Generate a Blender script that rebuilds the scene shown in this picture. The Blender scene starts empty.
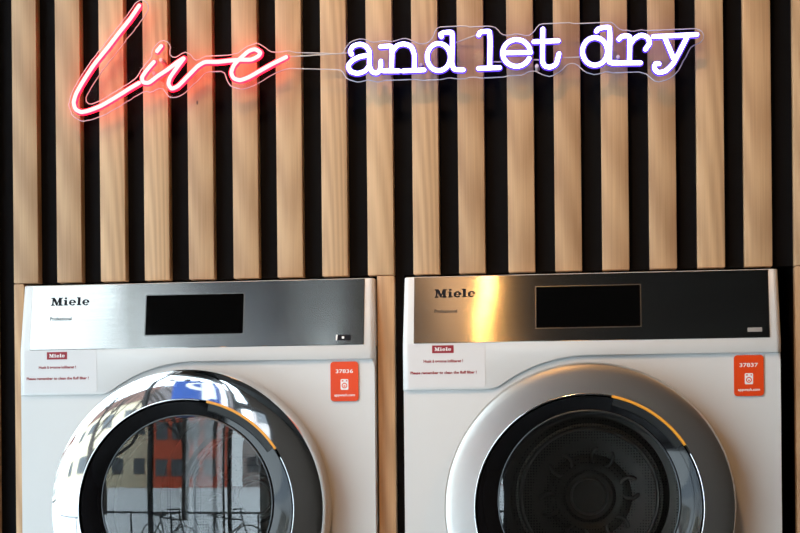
import bpy, bmesh, math, random, json
from mathutils import Vector, Matrix
import numpy as np
random.seed(4)
SKY = 4.7
EXPOSURE = 0.0
PX, PY, PZ, BULB = -.01, -1.5, 2.45, 330.
S = bpy.context.scene
COL = S.collection
PI = math.pi
SIGN = json.loads('''{"red":{"L":[[[-471.0,2174.2],[-486.5,2153.2],[-503.7,2133.3],[-525.2,2107.3],[-547.7,2081.4],[-566.4,2055.2],[-579.8,2033.0],[-584.1,2018.6],[-580.9,2007.7],[-571.2,2002.5],[-556.1,2005.1],[-537.3,2011.7],[-513.3,2024.2],[-487.6,2038.8],[-472.7,2046.6]]],"i":[[[-447.0,2080.4],[-459.8,2066.6],[-467.1,2055.5],[-465.4,2048.0],[-455.8,2046.8],[-440.8,2056.9],[-423.8,2067.1],[-406.8,2078.8],[-397.1,2084.3]],[[-434.4,2106.0],[-441.2,2098.1]]],"v":[[[-396.6,2083.9],[-409.4,2067.7],[-419.7,2053.6],[-422.5,2043.5],[-417.3,2035.6],[-407.2,2038.9],[-390.2,2054.6],[-373.2,2070.4],[-360.6,2076.8],[-339.6,2076.4],[-318.7,2077.7]]],"e":[[[-318.7,2077.7],[-302.0,2078.3],[-283.6,2077.9],[-271.6,2083.0],[-268.1,2088.5],[-276.8,2094.3],[-287.3,2091.8],[-300.3,2081.7],[-312.2,2069.9],[-316.7,2057.8],[-312.8,2048.7],[-302.3,2045.0],[-287.7,2049.3],[-268.8,2059.0],[-248.0,2069.5],[-225.5,2079.5]]]},"white":[["a",[[[-117.6,2080.0],[-119.6,2085.5],[-114.8,2092.8],[-103.5,2095.6],[-93.3,2091.1],[-88.3,2082.2],[-88.1,2059.0],[-83.5,2049.7],[-75.8,2048.0],[-70.4,2055.2],[-69.9,2066.3]],[[-88.0,2077.1],[-103.7,2075.4],[-116.4,2069.6],[-123.1,2061.4],[-119.7,2052.5],[-108.0,2048.6],[-95.7,2052.2],[-88.1,2061.0]]]],["n",[[[-69.9,2090.1],[-52.6,2089.4],[-52.5,2051.1]],[[-51.6,2080.7],[-43.4,2090.5],[-32.2,2093.0],[-20.5,2088.1],[-15.5,2075.8],[-15.6,2051.6]],[[-66.2,2050.8],[-40.7,2049.8]],[[-33.6,2049.5],[0.2,2049.8]]]],["d",[[[42.9,2068.8],[42.0,2075.9],[39.1,2082.4],[34.6,2087.4],[29.0,2090.5],[22.8,2091.4],[16.9,2089.9],[11.6,2086.1],[7.8,2080.6],[5.7,2073.9],[5.7,2066.7],[7.6,2059.8],[11.3,2053.9],[16.5,2049.8],[22.4,2047.8],[28.6,2048.2],[34.3,2050.8],[38.8,2055.5],[41.8,2061.7],[42.9,2068.8]],[[29.0,2102.1],[27.2,2106.2],[32.7,2108.4],[45.8,2107.9],[45.5,2057.7],[49.3,2049.1],[63.4,2047.3]]]],["l",[[[89.0,2102.4],[91.4,2106.7],[106.1,2106.7],[106.1,2048.8]],[[88.5,2048.7],[121.5,2048.6]]]],["e",[[[130.7,2071.9],[171.6,2071.0]],[[171.0,2071.6],[170.0,2076.9],[167.7,2081.9],[164.2,2086.1],[159.7,2089.5],[154.5,2091.6],[149.1,2092.4],[143.6,2091.9],[138.4,2090.1],[134.0,2087.1],[130.4,2083.0],[128.1,2078.2],[127.1,2073.0],[127.5,2067.6],[129.2,2062.4],[132.2,2057.8],[136.3,2054.0],[141.2,2051.3],[146.5,2049.8],[152.1,2049.7],[157.4,2050.9],[162.2,2053.4],[166.2,2057.0],[169.1,2061.5]]]],["t",[[[191.4,2107.3],[190.5,2055.9],[193.6,2048.8],[202.2,2046.2],[211.7,2051.0],[216.6,2066.8]],[[177.1,2087.9],[215.4,2087.7]]]],["d",[[[293.2,2067.7],[292.2,2074.8],[289.1,2081.3],[284.4,2086.4],[278.5,2089.5],[272.1,2090.4],[265.8,2088.9],[260.3,2085.2],[256.3,2079.6],[254.1,2072.9],[254.0,2065.7],[256.1,2058.8],[260.0,2052.9],[265.4,2048.7],[271.7,2046.7],[278.1,2047.1],[284.1,2049.7],[288.9,2054.4],[292.0,2060.6],[293.2,2067.7]],[[276.2,2100.5],[280.1,2104.4],[296.3,2105.0],[296.2,2052.0]],[[296.2,2050.4],[315.8,2048.1]]]],["r",[[[311.5,2086.3],[316.6,2090.6],[327.8,2089.8],[327.4,2048.7]],[[300.0,2048.8],[344.6,2047.4]],[[327.7,2076.0],[335.5,2085.9],[346.0,2091.0],[355.7,2087.5],[359.1,2078.2],[352.9,2068.8]]]],["y",[[[365.2,2088.0],[432.7,2088.4]],[[382.4,2087.4],[396.2,2053.1]],[[418.6,2086.9],[396.1,2045.0],[383.9,2033.2],[372.8,2031.1],[366.6,2037.5],[368.3,2045.0],[373.5,2044.8]]]]],"outline":[[-577.1,1991.2],[-582.4,1994.0],[-587.5,1997.1],[-591.7,2001.4],[-593.3,2006.9],[-595.2,2012.6],[-597.1,2018.2],[-595.3,2023.8],[-594.1,2029.6],[-592.3,2035.3],[-589.7,2040.7],[-587.0,2046.0],[-583.6,2050.9],[-580.9,2056.2],[-577.5,2061.1],[-574.0,2065.9],[-570.6,2070.8],[-567.3,2075.7],[-563.8,2080.5],[-560.2,2085.2],[-556.9,2090.2],[-552.8,2094.5],[-548.7,2098.9],[-545.5,2103.9],[-541.2,2108.1],[-537.0,2112.4],[-533.5,2117.1],[-529.7,2121.7],[-525.9,2126.3],[-522.3,2131.0],[-518.1,2135.3],[-514.9,2140.3],[-510.7,2144.6],[-506.5,2148.9],[-503.2,2153.8],[-499.2,2158.2],[-494.9,2162.5],[-491.8,2167.5],[-488.0,2172.1],[-484.5,2176.9],[-481.2,2181.8],[-476.3,2185.1],[-470.9,2187.4],[-465.2,2185.5],[-460.9,2181.5],[-458.9,2175.9],[-459.1,2169.9],[-462.2,2164.9],[-465.7,2160.1],[-469.0,2155.2],[-473.0,2150.8],[-476.2,2145.7],[-480.4,2141.5],[-483.6,2136.4],[-487.7,2132.1],[-492.0,2127.9],[-496.0,2123.5],[-499.3,2118.5],[-503.5,2114.3],[-506.9,2109.4],[-510.9,2105.0],[-514.5,2100.3],[-518.2,2095.6],[-522.5,2091.4],[-526.7,2087.1],[-529.9,2082.1],[-534.0,2077.8],[-538.1,2073.4],[-541.4,2068.5],[-544.8,2063.6],[-548.3,2058.8],[-551.8,2054.0],[-555.1,2049.1],[-558.5,2044.2],[-561.2,2038.9],[-564.6,2034.0],[-567.0,2028.5],[-566.5,2022.6],[-562.5,2018.4],[-556.7,2017.9],[-551.1,2019.8],[-545.4,2021.7],[-540.0,2024.2],[-534.6,2026.9],[-529.3,2029.6],[-524.4,2032.9],[-519.1,2035.7],[-513.7,2038.3],[-508.4,2041.1],[-503.5,2044.4],[-498.2,2047.1],[-492.8,2049.9],[-487.9,2053.2],[-482.9,2056.4],[-478.7,2060.7],[-475.3,2065.5],[-472.5,2070.8],[-468.4,2075.2],[-465.2,2080.2],[-460.9,2084.4],[-456.7,2088.7],[-453.4,2093.5],[-453.4,2099.5],[-451.5,2105.2],[-447.6,2109.7],[-443.6,2114.1],[-438.7,2117.5],[-432.9,2118.5],[-427.4,2116.4],[-423.4,2112.0],[-421.5,2106.4],[-422.9,2100.9],[-422.6,2094.9],[-418.8,2090.5],[-413.0,2089.8],[-407.6,2092.4],[-402.6,2095.6],[-397.0,2097.5],[-391.4,2095.5],[-386.7,2091.9],[-383.5,2086.8],[-378.6,2083.7],[-372.8,2084.7],[-367.5,2087.5],[-362.0,2089.5],[-355.9,2089.5],[-349.9,2089.5],[-343.9,2089.5],[-337.9,2089.5],[-331.9,2089.5],[-325.9,2089.5],[-320.0,2090.2],[-314.3,2091.5],[-308.4,2092.1],[-303.5,2095.5],[-298.6,2098.8],[-293.8,2102.3],[-288.2,2104.1],[-282.5,2105.6],[-276.9,2107.4],[-271.2,2105.5],[-266.2,2102.2],[-261.4,2098.8],[-257.1,2095.0],[-251.8,2092.2],[-245.9,2091.5],[-239.9,2091.3],[-233.9,2091.7],[-228.0,2092.5],[-222.0,2092.3],[-216.3,2090.6],[-210.5,2089.3],[-204.5,2088.8],[-198.5,2088.5],[-192.5,2088.1],[-186.5,2087.7],[-180.5,2087.3],[-174.5,2086.9],[-168.5,2086.5],[-162.5,2086.2],[-156.5,2085.8],[-150.6,2085.4],[-144.6,2085.0],[-138.6,2084.6],[-132.9,2086.2],[-130.0,2091.3],[-126.6,2096.2],[-123.1,2101.0],[-118.0,2104.0],[-112.3,2105.8],[-106.5,2107.0],[-100.6,2106.8],[-94.9,2105.0],[-89.4,2102.5],[-83.7,2101.0],[-77.7,2101.0],[-71.8,2102.0],[-66.0,2103.0],[-60.1,2101.9],[-54.2,2101.0],[-48.3,2101.3],[-42.5,2103.0],[-36.7,2104.4],[-30.9,2104.9],[-25.1,2103.1],[-19.7,2100.6],[-14.3,2098.0],[-8.9,2095.5],[-2.9,2095.0],[3.0,2095.6],[8.3,2098.5],[12.4,2102.8],[15.3,2108.0],[17.3,2113.7],[20.5,2118.6],[25.9,2121.0],[31.9,2121.0],[37.9,2121.0],[43.9,2121.0],[49.9,2121.0],[55.9,2121.0],[61.9,2121.0],[67.8,2120.7],[73.6,2119.1],[79.6,2119.0],[85.6,2119.0],[91.6,2119.0],[97.6,2119.0],[103.6,2119.0],[109.5,2118.1],[115.1,2116.2],[119.4,2112.1],[122.8,2107.1],[127.8,2104.0],[133.7,2103.0],[139.7,2103.1],[145.5,2104.5],[151.3,2104.2],[157.1,2102.9],[162.8,2101.2],[168.8,2101.5],[174.0,2104.3],[178.2,2108.6],[181.5,2113.6],[185.8,2117.7],[191.5,2119.0],[197.5,2119.0],[203.6,2119.0],[209.6,2119.0],[215.6,2119.0],[221.6,2119.0],[227.6,2119.0],[233.6,2119.0],[239.3,2117.5],[245.3,2117.0],[251.3,2117.0],[257.3,2117.0],[263.3,2117.0],[269.3,2117.0],[275.3,2117.0],[281.3,2117.0],[287.3,2117.0],[293.3,2117.0],[299.3,2116.9],[304.2,2113.7],[308.5,2109.4],[312.9,2105.4],[318.5,2103.2],[324.5,2103.0],[330.2,2101.3],[336.2,2101.0],[342.0,2102.0],[347.8,2102.7],[353.6,2101.1],[359.6,2101.0],[365.6,2101.0],[371.6,2101.0],[377.6,2101.0],[383.6,2101.0],[389.6,2101.0],[395.6,2101.0],[401.6,2101.0],[407.6,2101.0],[413.6,2101.0],[419.6,2101.0],[425.6,2101.0],[431.6,2101.0],[437.3,2099.2],[442.1,2095.8],[444.4,2090.4],[444.0,2084.5],[440.6,2079.7],[435.4,2076.9],[429.8,2075.0],[424.7,2071.8],[421.4,2066.9],[418.8,2061.5],[416.1,2056.1],[412.6,2051.2],[409.9,2045.9],[407.3,2040.5],[404.2,2035.3],[400.0,2031.1],[395.5,2027.1],[390.6,2023.7],[385.1,2021.5],[379.3,2020.0],[373.5,2018.9],[367.8,2020.3],[363.0,2023.9],[358.8,2028.1],[354.2,2032.0],[348.6,2034.0],[342.9,2035.9],[336.9,2036.0],[330.9,2036.0],[324.9,2036.0],[318.9,2036.0],[312.9,2036.0],[306.9,2036.0],[300.9,2036.0],[295.2,2037.8],[289.2,2037.9],[283.5,2036.2],[277.6,2035.0],[271.9,2034.4],[266.1,2036.2],[260.5,2038.0],[255.5,2041.3],[251.1,2045.4],[247.1,2049.8],[242.0,2053.0],[236.2,2053.9],[230.4,2052.4],[225.7,2048.8],[221.6,2044.4],[216.9,2040.7],[211.6,2038.0],[206.2,2035.3],[200.5,2034.1],[194.8,2035.9],[189.1,2037.8],[183.9,2040.8],[178.6,2043.5],[172.7,2044.0],[166.8,2042.7],[161.5,2039.9],[155.9,2038.0],[149.9,2038.0],[143.9,2038.0],[137.9,2038.0],[132.0,2037.1],[126.2,2036.0],[120.2,2036.0],[114.2,2036.0],[108.2,2036.0],[102.2,2036.0],[96.2,2036.0],[90.2,2036.0],[84.4,2037.5],[78.5,2038.0],[72.5,2037.8],[66.8,2036.0],[60.9,2035.9],[54.9,2036.0],[49.0,2036.7],[43.2,2038.0],[37.1,2038.0],[31.3,2036.8],[25.4,2036.0],[19.4,2036.0],[13.4,2036.0],[7.4,2036.0],[1.4,2036.0],[-4.6,2036.0],[-10.4,2037.2],[-16.3,2038.0],[-22.3,2038.0],[-28.3,2038.0],[-34.3,2038.0],[-40.3,2038.0],[-46.3,2038.0],[-52.3,2038.0],[-58.3,2038.0],[-64.3,2038.0],[-70.2,2037.0],[-76.0,2036.0],[-81.8,2037.0],[-87.5,2038.8],[-93.4,2040.0],[-99.2,2038.7],[-105.0,2037.5],[-110.8,2037.3],[-116.5,2039.2],[-122.1,2041.1],[-127.3,2043.8],[-130.9,2048.5],[-133.5,2053.9],[-137.7,2058.0],[-143.6,2058.9],[-149.6,2059.3],[-155.6,2059.7],[-161.6,2060.1],[-167.6,2060.4],[-173.6,2060.8],[-179.6,2061.2],[-185.6,2061.6],[-191.6,2062.0],[-197.5,2062.4],[-203.5,2062.7],[-209.5,2063.1],[-215.5,2063.5],[-221.5,2063.6],[-227.5,2063.1],[-233.3,2061.7],[-238.9,2059.6],[-244.5,2057.6],[-249.9,2054.9],[-255.3,2052.3],[-260.6,2049.5],[-265.6,2046.3],[-270.8,2043.4],[-276.2,2040.8],[-281.6,2038.2],[-287.2,2036.4],[-292.9,2034.5],[-298.6,2033.3],[-304.4,2032.9],[-310.0,2034.8],[-315.7,2036.6],[-321.1,2039.2],[-324.5,2044.0],[-327.1,2049.4],[-328.9,2055.1],[-331.0,2060.6],[-336.1,2063.4],[-342.1,2063.5],[-348.1,2063.5],[-354.1,2063.5],[-360.0,2062.9],[-365.4,2060.2],[-369.7,2056.1],[-374.0,2051.8],[-378.2,2047.6],[-383.2,2044.3],[-387.6,2040.3],[-391.8,2036.0],[-396.1,2031.8],[-401.0,2028.5],[-406.4,2025.8],[-412.0,2024.0],[-417.9,2023.5],[-423.7,2024.6],[-427.8,2028.6],[-431.3,2033.4],[-434.8,2038.2],[-440.5,2039.5],[-446.2,2037.8],[-451.5,2035.1],[-457.2,2033.5],[-462.8,2035.5],[-468.7,2034.6],[-474.0,2031.9],[-479.3,2029.1],[-484.7,2026.6],[-489.6,2023.1],[-495.0,2020.5],[-500.2,2017.6],[-505.2,2014.4],[-510.5,2011.6],[-515.9,2008.9],[-521.2,2006.3],[-526.6,2003.5],[-531.6,2000.4],[-537.2,1998.4],[-542.8,1996.5],[-548.5,1994.7],[-554.1,1992.8],[-559.8,1991.5],[-565.8,1991.0],[-571.5,1989.5]],"holes":[[[70.9,2063.1],[65.1,2065.3],[60.7,2069.6],[58.6,2075.4],[58.6,2081.6],[60.7,2087.3],[65.1,2091.7],[70.8,2093.8],[77.0,2093.8],[82.8,2091.6],[88.2,2088.6],[92.0,2083.8],[93.4,2077.8],[92.2,2071.7],[88.6,2066.7],[83.2,2063.7],[77.1,2063.0]]]}''')

# ------------------------------------------------------------------ materials
MATS = {}
def mat(name, color=(.8,.8,.8), rough=.5, metal=0., **kw):
    if name in MATS: return MATS[name]
    m = bpy.data.materials.new(name); m.use_nodes = True
    b = m.node_tree.nodes['Principled BSDF']
    b.inputs['Base Color'].default_value = (*color, 1)
    b.inputs['Roughness'].default_value = rough
    b.inputs['Metallic'].default_value = metal
    for k, v in kw.items():
        b.inputs[k.replace('_', ' ')].default_value = v
    MATS[name] = m
    return m
def N(m, t, **kw):
    n = m.node_tree.nodes.new(t)
    for k, v in kw.items(): setattr(n, k, v)
    return n
def emis(name, color, strength):
    m = mat(name, (0, 0, 0), .4)
    b = m.node_tree.nodes['Principled BSDF']
    b.inputs['Emission Color'].default_value = (*color, 1)
    b.inputs['Emission Strength'].default_value = strength
    return m

def oak_material(name, dark, light):
    m = mat(name, light, .5); nt = m.node_tree; L = nt.links.new
    b = nt.nodes['Principled BSDF']
    tc = N(m, 'ShaderNodeTexCoord'); oi = N(m, 'ShaderNodeObjectInfo')
    off = N(m, 'ShaderNodeVectorMath', operation='SCALE'); off.inputs[0].default_value = (3.1, 5.7, 17.3)
    L(oi.outputs['Random'], off.inputs['Scale'])
    add = N(m, 'ShaderNodeVectorMath', operation='ADD')
    L(tc.outputs['Object'], add.inputs[0]); L(off.outputs[0], add.inputs[1])
    offx = N(m, 'ShaderNodeVectorMath', operation='SCALE'); offx.inputs[0].default_value = (.07, 0, 9.3)
    L(oi.outputs['Random'], offx.inputs['Scale'])
    addx = N(m, 'ShaderNodeVectorMath', operation='ADD'); L(tc.outputs['Object'], addx.inputs[0]); L(offx.outputs[0], addx.inputs[1])
    mp = N(m, 'ShaderNodeMapping'); mp.inputs['Scale'].default_value = (1, 1, .045); mp.inputs['Location'].default_value = (-.057, 0, -.30)
    L(addx.outputs[0], mp.inputs['Vector'])
    # cathedral figure: distorted nested arches along the board
    wv = N(m, 'ShaderNodeTexWave', wave_type='RINGS', rings_direction='Y')
    wv.inputs['Scale'].default_value = 42; wv.inputs['Distortion'].default_value = 2.2
    wv.inputs['Detail'].default_value = 2.5; wv.inputs['Detail Scale'].default_value = 1.2
    L(mp.outputs[0], wv.inputs['Vector'])
    mp2 = N(m, 'ShaderNodeMapping'); mp2.inputs['Scale'].default_value = (420, 420, 7); L(add.outputs[0], mp2.inputs['Vector'])
    fine = N(m, 'ShaderNodeTexNoise'); fine.inputs['Scale'].default_value = 1; fine.inputs['Detail'].default_value = 3
    L(mp2.outputs[0], fine.inputs['Vector'])
    mp3 = N(m, 'ShaderNodeMapping'); mp3.inputs['Scale'].default_value = (30, 30, 1.6); L(add.outputs[0], mp3.inputs['Vector'])
    big = N(m, 'ShaderNodeTexNoise'); big.inputs['Scale'].default_value = 1; big.inputs['Detail'].default_value = 2
    L(mp3.outputs[0], big.inputs['Vector'])
    def mul(a, f):
        n = N(m, 'ShaderNodeMath', operation='MULTIPLY'); L(a, n.inputs[0]); n.inputs[1].default_value = f; return n.outputs[0]
    def plus(a, c):
        n = N(m, 'ShaderNodeMath', operation='ADD'); L(a, n.inputs[0]); L(c, n.inputs[1]); return n.outputs[0]
    t = plus(plus(mul(wv.outputs['Fac'], .24), mul(fine.outputs['Fac'], .41)), plus(mul(big.outputs['Fac'], .25), mul(oi.outputs['Random'], .30)))
    rp = N(m, 'ShaderNodeValToRGB')
    rp.color_ramp.elements[0].position = .30; rp.color_ramp.elements[0].color = (*dark, 1)
    rp.color_ramp.elements[1].position = .95; rp.color_ramp.elements[1].color = (*light, 1)
    L(t, rp.inputs[0]); 
    # a few small dark knots
    vo = N(m, 'ShaderNodeTexVoronoi'); mp4 = N(m, 'ShaderNodeMapping'); mp4.inputs['Scale'].default_value = (9, 9, 4)
    L(add.outputs[0], mp4.inputs['Vector']); L(mp4.outputs[0], vo.inputs['Vector']); vo.inputs['Scale'].default_value = 1
    kr = N(m, 'ShaderNodeValToRGB'); kr.color_ramp.elements[0].position = .012; kr.color_ramp.elements[0].color = (1, 1, 1, 1)
    kr.color_ramp.elements[1].position = .020; kr.color_ramp.elements[1].color = (0, 0, 0, 1)
    L(vo.outputs['Distance'], kr.inputs[0])
    mx = N(m, 'ShaderNodeMix', data_type='RGBA'); L(kr.outputs[0], mx.inputs['Factor'])
    L(rp.outputs[0], mx.inputs[6]); mx.inputs[7].default_value = (.12, .06, .03, 1)
    L(mx.outputs[2], b.inputs['Base Color'])
    bp = N(m, 'ShaderNodeBump'); bp.inputs['Strength'].default_value = .12; bp.inputs['Distance'].default_value = .001
    L(fine.outputs['Fac'], bp.inputs['Height']); L(bp.outputs[0], b.inputs['Normal'])
    return m

def brushed_material(name, color, rough, aniso, up):
    m = mat(name, color, rough, 1.); nt = m.node_tree; L = nt.links.new
    b = nt.nodes['Principled BSDF']
    b.inputs['Anisotropic'].default_value = aniso
    tv = N(m, 'ShaderNodeCombineXYZ')
    for i in range(3): tv.inputs[i].default_value = up[i]
    L(tv.outputs[0], b.inputs['Tangent'])
    tc = N(m, 'ShaderNodeTexCoord')
    mp = N(m, 'ShaderNodeMapping'); mp.inputs['Scale'].default_value = (5, 400, 400); L(tc.outputs['Object'], mp.inputs['Vector'])
    n1 = N(m, 'ShaderNodeTexNoise'); n1.inputs['Scale'].default_value = 1; n1.inputs['Detail'].default_value = 2; L(mp.outputs[0], n1.inputs['Vector'])
    rp = N(m, 'ShaderNodeMapRange'); rp.inputs['To Min'].default_value = .88; rp.inputs['To Max'].default_value = 1.05; L(n1.outputs['Fac'], rp.inputs['Value'])
    mx = N(m, 'ShaderNodeMix', data_type='RGBA', blend_type='MULTIPLY'); mx.inputs['Factor'].default_value = 1
    mx.inputs[6].default_value = (*color, 1); L(rp.outputs[0], mx.inputs[7]); L(mx.outputs[2], b.inputs['Base Color'])
    # the sheet is not perfectly flat: long shallow ripples
    n2 = N(m, 'ShaderNodeTexNoise'); n2.inputs['Scale'].default_value = 9; n2.inputs['Detail'].default_value = 0; L(tc.outputs['Object'], n2.inputs['Vector'])
    bp = N(m, 'ShaderNodeBump'); bp.inputs['Strength'].default_value = .5; bp.inputs['Distance'].default_value = .0016
    L(n2.outputs['Fac'], bp.inputs['Height']); L(bp.outputs[0], b.inputs['Normal'])
    return m

ZPB, ZTOP, RK = .2635, .3743, .018
RAKE = Vector((0, RK, ZTOP-ZPB)); RAKE_LEN = RAKE.length; UP = RAKE.normalized(); OUT = Vector((0, -UP.z, UP.y))
OAK = oak_material('pale_oak', (.38, .215, .105), (.68, .435, .235))
OAKDARK = oak_material('darker_oak', (.26, .155, .08), (.42, .28, .17))
FELT = mat('black_felt', (.006, .006, .007), .95, Specular_IOR_Level=.1)
ENAMEL = mat('white_enamel', (.71, .71, .695), .28)
STEEL = brushed_material('brushed_steel', (.48, .465, .44), .155, 1., UP)
CHROME = mat('polished_chrome', (.80, .80, .81), .03, 1.)
SATIN = mat('satin_silver', (.56, .535, .50), .31, 1.)
RIM = mat('bright_rim', (.75, .75, .76), .12, 1.)
BLACK = mat('black_gloss', (.006, .006, .007), .08)
SCREEN = mat('screen_glass', (.002, .002, .002), .05, Specular_IOR_Level=.02)
ORANGEBAR = mat('orange_handle', (.85, .36, .04), .35)
ORANGE = mat('orange_film', (.80, .062, .003), .4)
WHITEINK = mat('white_ink', (.9, .88, .86), .5)
REDINK = mat('red_ink', (.30, .008, .02), .45)
DARKINK = mat('dark_ink', (.008, .008, .012), .6, Specular_IOR_Level=.15)
GREYINK = mat('grey_ink', (.045, .045, .045), .7, Specular_IOR_Level=.1)
FILM = mat('label_film', (.715, .708, .706), .28)
DRUMSTEEL = mat('drum_steel', (.30, .29, .27), .33, 1.)
RUBBER = mat('grey_rubber', (.05, .05, .05), .6)
TAGGREY = mat('tag_grey', (.32, .30, .28), .4)

def perforated():
    m = mat('perforated_steel', (.22, .21, .20), .4, 1.); nt = m.node_tree; L = nt.links.new
    b = nt.nodes['Principled BSDF']; tc = N(m, 'ShaderNodeTexCoord')
    vo = N(m, 'ShaderNodeTexVoronoi'); vo.inputs['Scale'].default_value = 190; vo.inputs['Randomness'].default_value = .15
    L(tc.outputs['Object'], vo.inputs['Vector'])
    r = N(m, 'ShaderNodeValToRGB'); r.color_ramp.elements[0].position = .25; r.color_ramp.elements[0].color = (.03, .03, .03, 1)
    r.color_ramp.elements[1].position = .36; r.color_ramp.elements[1].color = (.16, .155, .14, 1)
    L(vo.outputs['Distance'], r.inputs[0]); L(r.outputs[0], b.inputs['Base Color'])
    return m
PERF = perforated()

def thin_glass(name, tint, refl_ior=1.5, rough=0.):
    """A clear sheet: reflects by Fresnel, lets the rest straight through."""
    m = mat(name); nt = m.node_tree; L = nt.links.new
    nt.nodes.remove(nt.nodes['Principled BSDF'])
    out = nt.nodes['Material Output']
    # Schlick reflectance, the same from both faces of the sheet
    ge = N(m, 'ShaderNodeNewGeometry'); dt = N(m, 'ShaderNodeVectorMath', operation='DOT_PRODUCT'); L(ge.outputs['Incoming'], dt.inputs[0]); L(ge.outputs['Normal'], dt.inputs[1])
    ab = N(m, 'ShaderNodeMath', operation='ABSOLUTE'); L(dt.outputs['Value'], ab.inputs[0])
    om = N(m, 'ShaderNodeMath', operation='SUBTRACT'); om.inputs[0].default_value = 1; L(ab.outputs[0], om.inputs[1])
    pw = N(m, 'ShaderNodeMath', operation='POWER'); L(om.outputs[0], pw.inputs[0]); pw.inputs[1].default_value = 5
    f0 = ((refl_ior-1)/(refl_ior+1))**2
    fr = N(m, 'ShaderNodeMath', operation='MULTIPLY_ADD'); L(pw.outputs[0], fr.inputs[0]); fr.inputs[1].default_value = 1-f0; fr.inputs[2].default_value = f0
    gl = N(m, 'ShaderNodeBsdfGlossy'); gl.inputs['Roughness'].default_value = rough
    tr = N(m, 'ShaderNodeBsdfTransparent'); tr.inputs['Color'].default_value = (*tint, 1)
    mx = N(m, 'ShaderNodeMixShader'); L(fr.outputs[0], mx.inputs[0]); L(tr.outputs[0], mx.inputs[1]); L(gl.outputs[0], mx.inputs[2])
    L(mx.outputs[0], out.inputs['Surface'])
    return m
DOORGLASS = thin_glass('door_glass', (.80, .82, .82), 2.1)
ACRYLIC = thin_glass('clear_acrylic', (.97, .97, .97), 1.05)
WINGLASS = thin_glass('window_glass', (.97, .98, .98), 1.3)
ACREDGE = mat('acrylic_cut_edge', (.85, .80, .84), .25); ACREDGE.node_tree.nodes['Principled BSDF'].inputs['Transmission Weight'].default_value = .3  # pale pinkish colour stands in for neon light glowing at the cut edges

# ------------------------------------------------------------------ mesh helpers
def link(name, me, m, parent=None, smooth=None):
    o = bpy.data.objects.new(name, me); COL.objects.link(o)
    if m is not None:
        me.materials.clear()
        for x in (m if isinstance(m, (list, tuple)) else [m]): me.materials.append(x)
    if parent: o.parent = parent
    if smooth is not None:
        for p in me.polygons: p.use_smooth = True
        me.set_sharp_from_angle(angle=math.radians(smooth))
    return o
def obj(name, bm, m, parent=None, smooth=None, bevel=0, seg=2):
    bmesh.ops.remove_doubles(bm, verts=bm.verts, dist=1e-6)
    if bevel:
        ed = [e for e in bm.edges if len(e.link_faces) == 2 and e.calc_face_angle(0) > math.radians(40)]
        bmesh.ops.bevel(bm, geom=ed, offset=bevel, segments=seg, affect='EDGES', profile=.5, clamp_overlap=True)
        if smooth is None: smooth = 35
    bmesh.ops.recalc_face_normals(bm, faces=bm.faces)
    me = bpy.data.meshes.new(name); bm.to_mesh(me); bm.free()
    return link(name, me, m, parent, smooth)
def tag(o, label=None, cat=None, group=None, kind=None):
    if label: o['label'] = label
    if cat: o['category'] = cat
    if group: o['group'] = group
    if kind: o['kind'] = kind
    return o
def empty(name, loc, **kw):
    o = bpy.data.objects.new(name, None); COL.objects.link(o); o.location = loc; o.empty_display_size = .1
    return tag(o, **kw)
def box(bm, x0, x1, y0, y1, z0, z1):
    v = [bm.verts.new((x, y, z)) for x in (x0, x1) for y in (y0, y1) for z in (z0, z1)]
    for f in ((0,1,3,2),(4,6,7,5),(0,4,5,1),(2,3,7,6),(0,2,6,4),(1,5,7,3)): bm.faces.new([v[i] for i in f])
    return v
def prism(bm, pts, a, b, fn):
    """extrude the 2-D outline pts from depth a to b; fn(p, q, depth) -> xyz"""
    A = [bm.verts.new(fn(p[0], p[1], a)) for p in pts]; B = [bm.verts.new(fn(p[0], p[1], b)) for p in pts]
    n = len(pts)
    bm.faces.new(A); bm.faces.new(B[::-1])
    for i in range(n): bm.faces.new((A[i], B[i], B[(i+1) % n], A[(i+1) % n]))
def xz(p, q, d): return (p, d, q)
def lathe(bm, prof, n=96, a0=0., a1=2*PI, close=False, ecc=None):
    """revolve (r, y) about the y axis"""
    full = abs(a1 - a0 - 2*PI) < 1e-6
    k = n if full else n + 1
    rings = []
    for q, (r, y) in enumerate(prof):
        dz = ecc[q] if ecc else 0.
        rings.append([bm.verts.new((r*math.cos(a0+(a1-a0)*i/n), y, dz+r*math.sin(a0+(a1-a0)*i/n))) for i in range(k)] if r > 1e-6 else [bm.verts.new((0, y, dz))]*k)
    m = len(prof)
    for j in range(m if close else m-1):
        R, T = rings[j], rings[(j+1) % m]
        for i in range(n):
            q = [R[i], R[(i+1) % k], T[(i+1) % k], T[i]]
            u = []
            [u.append(x) for x in q if x not in u]
            if len(u) > 2:
                try: bm.faces.new(u)
                except ValueError: pass
    if not full and close:
        for i in (0, n): bm.faces.new([rings[j][i] for j in range(m)])
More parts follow.
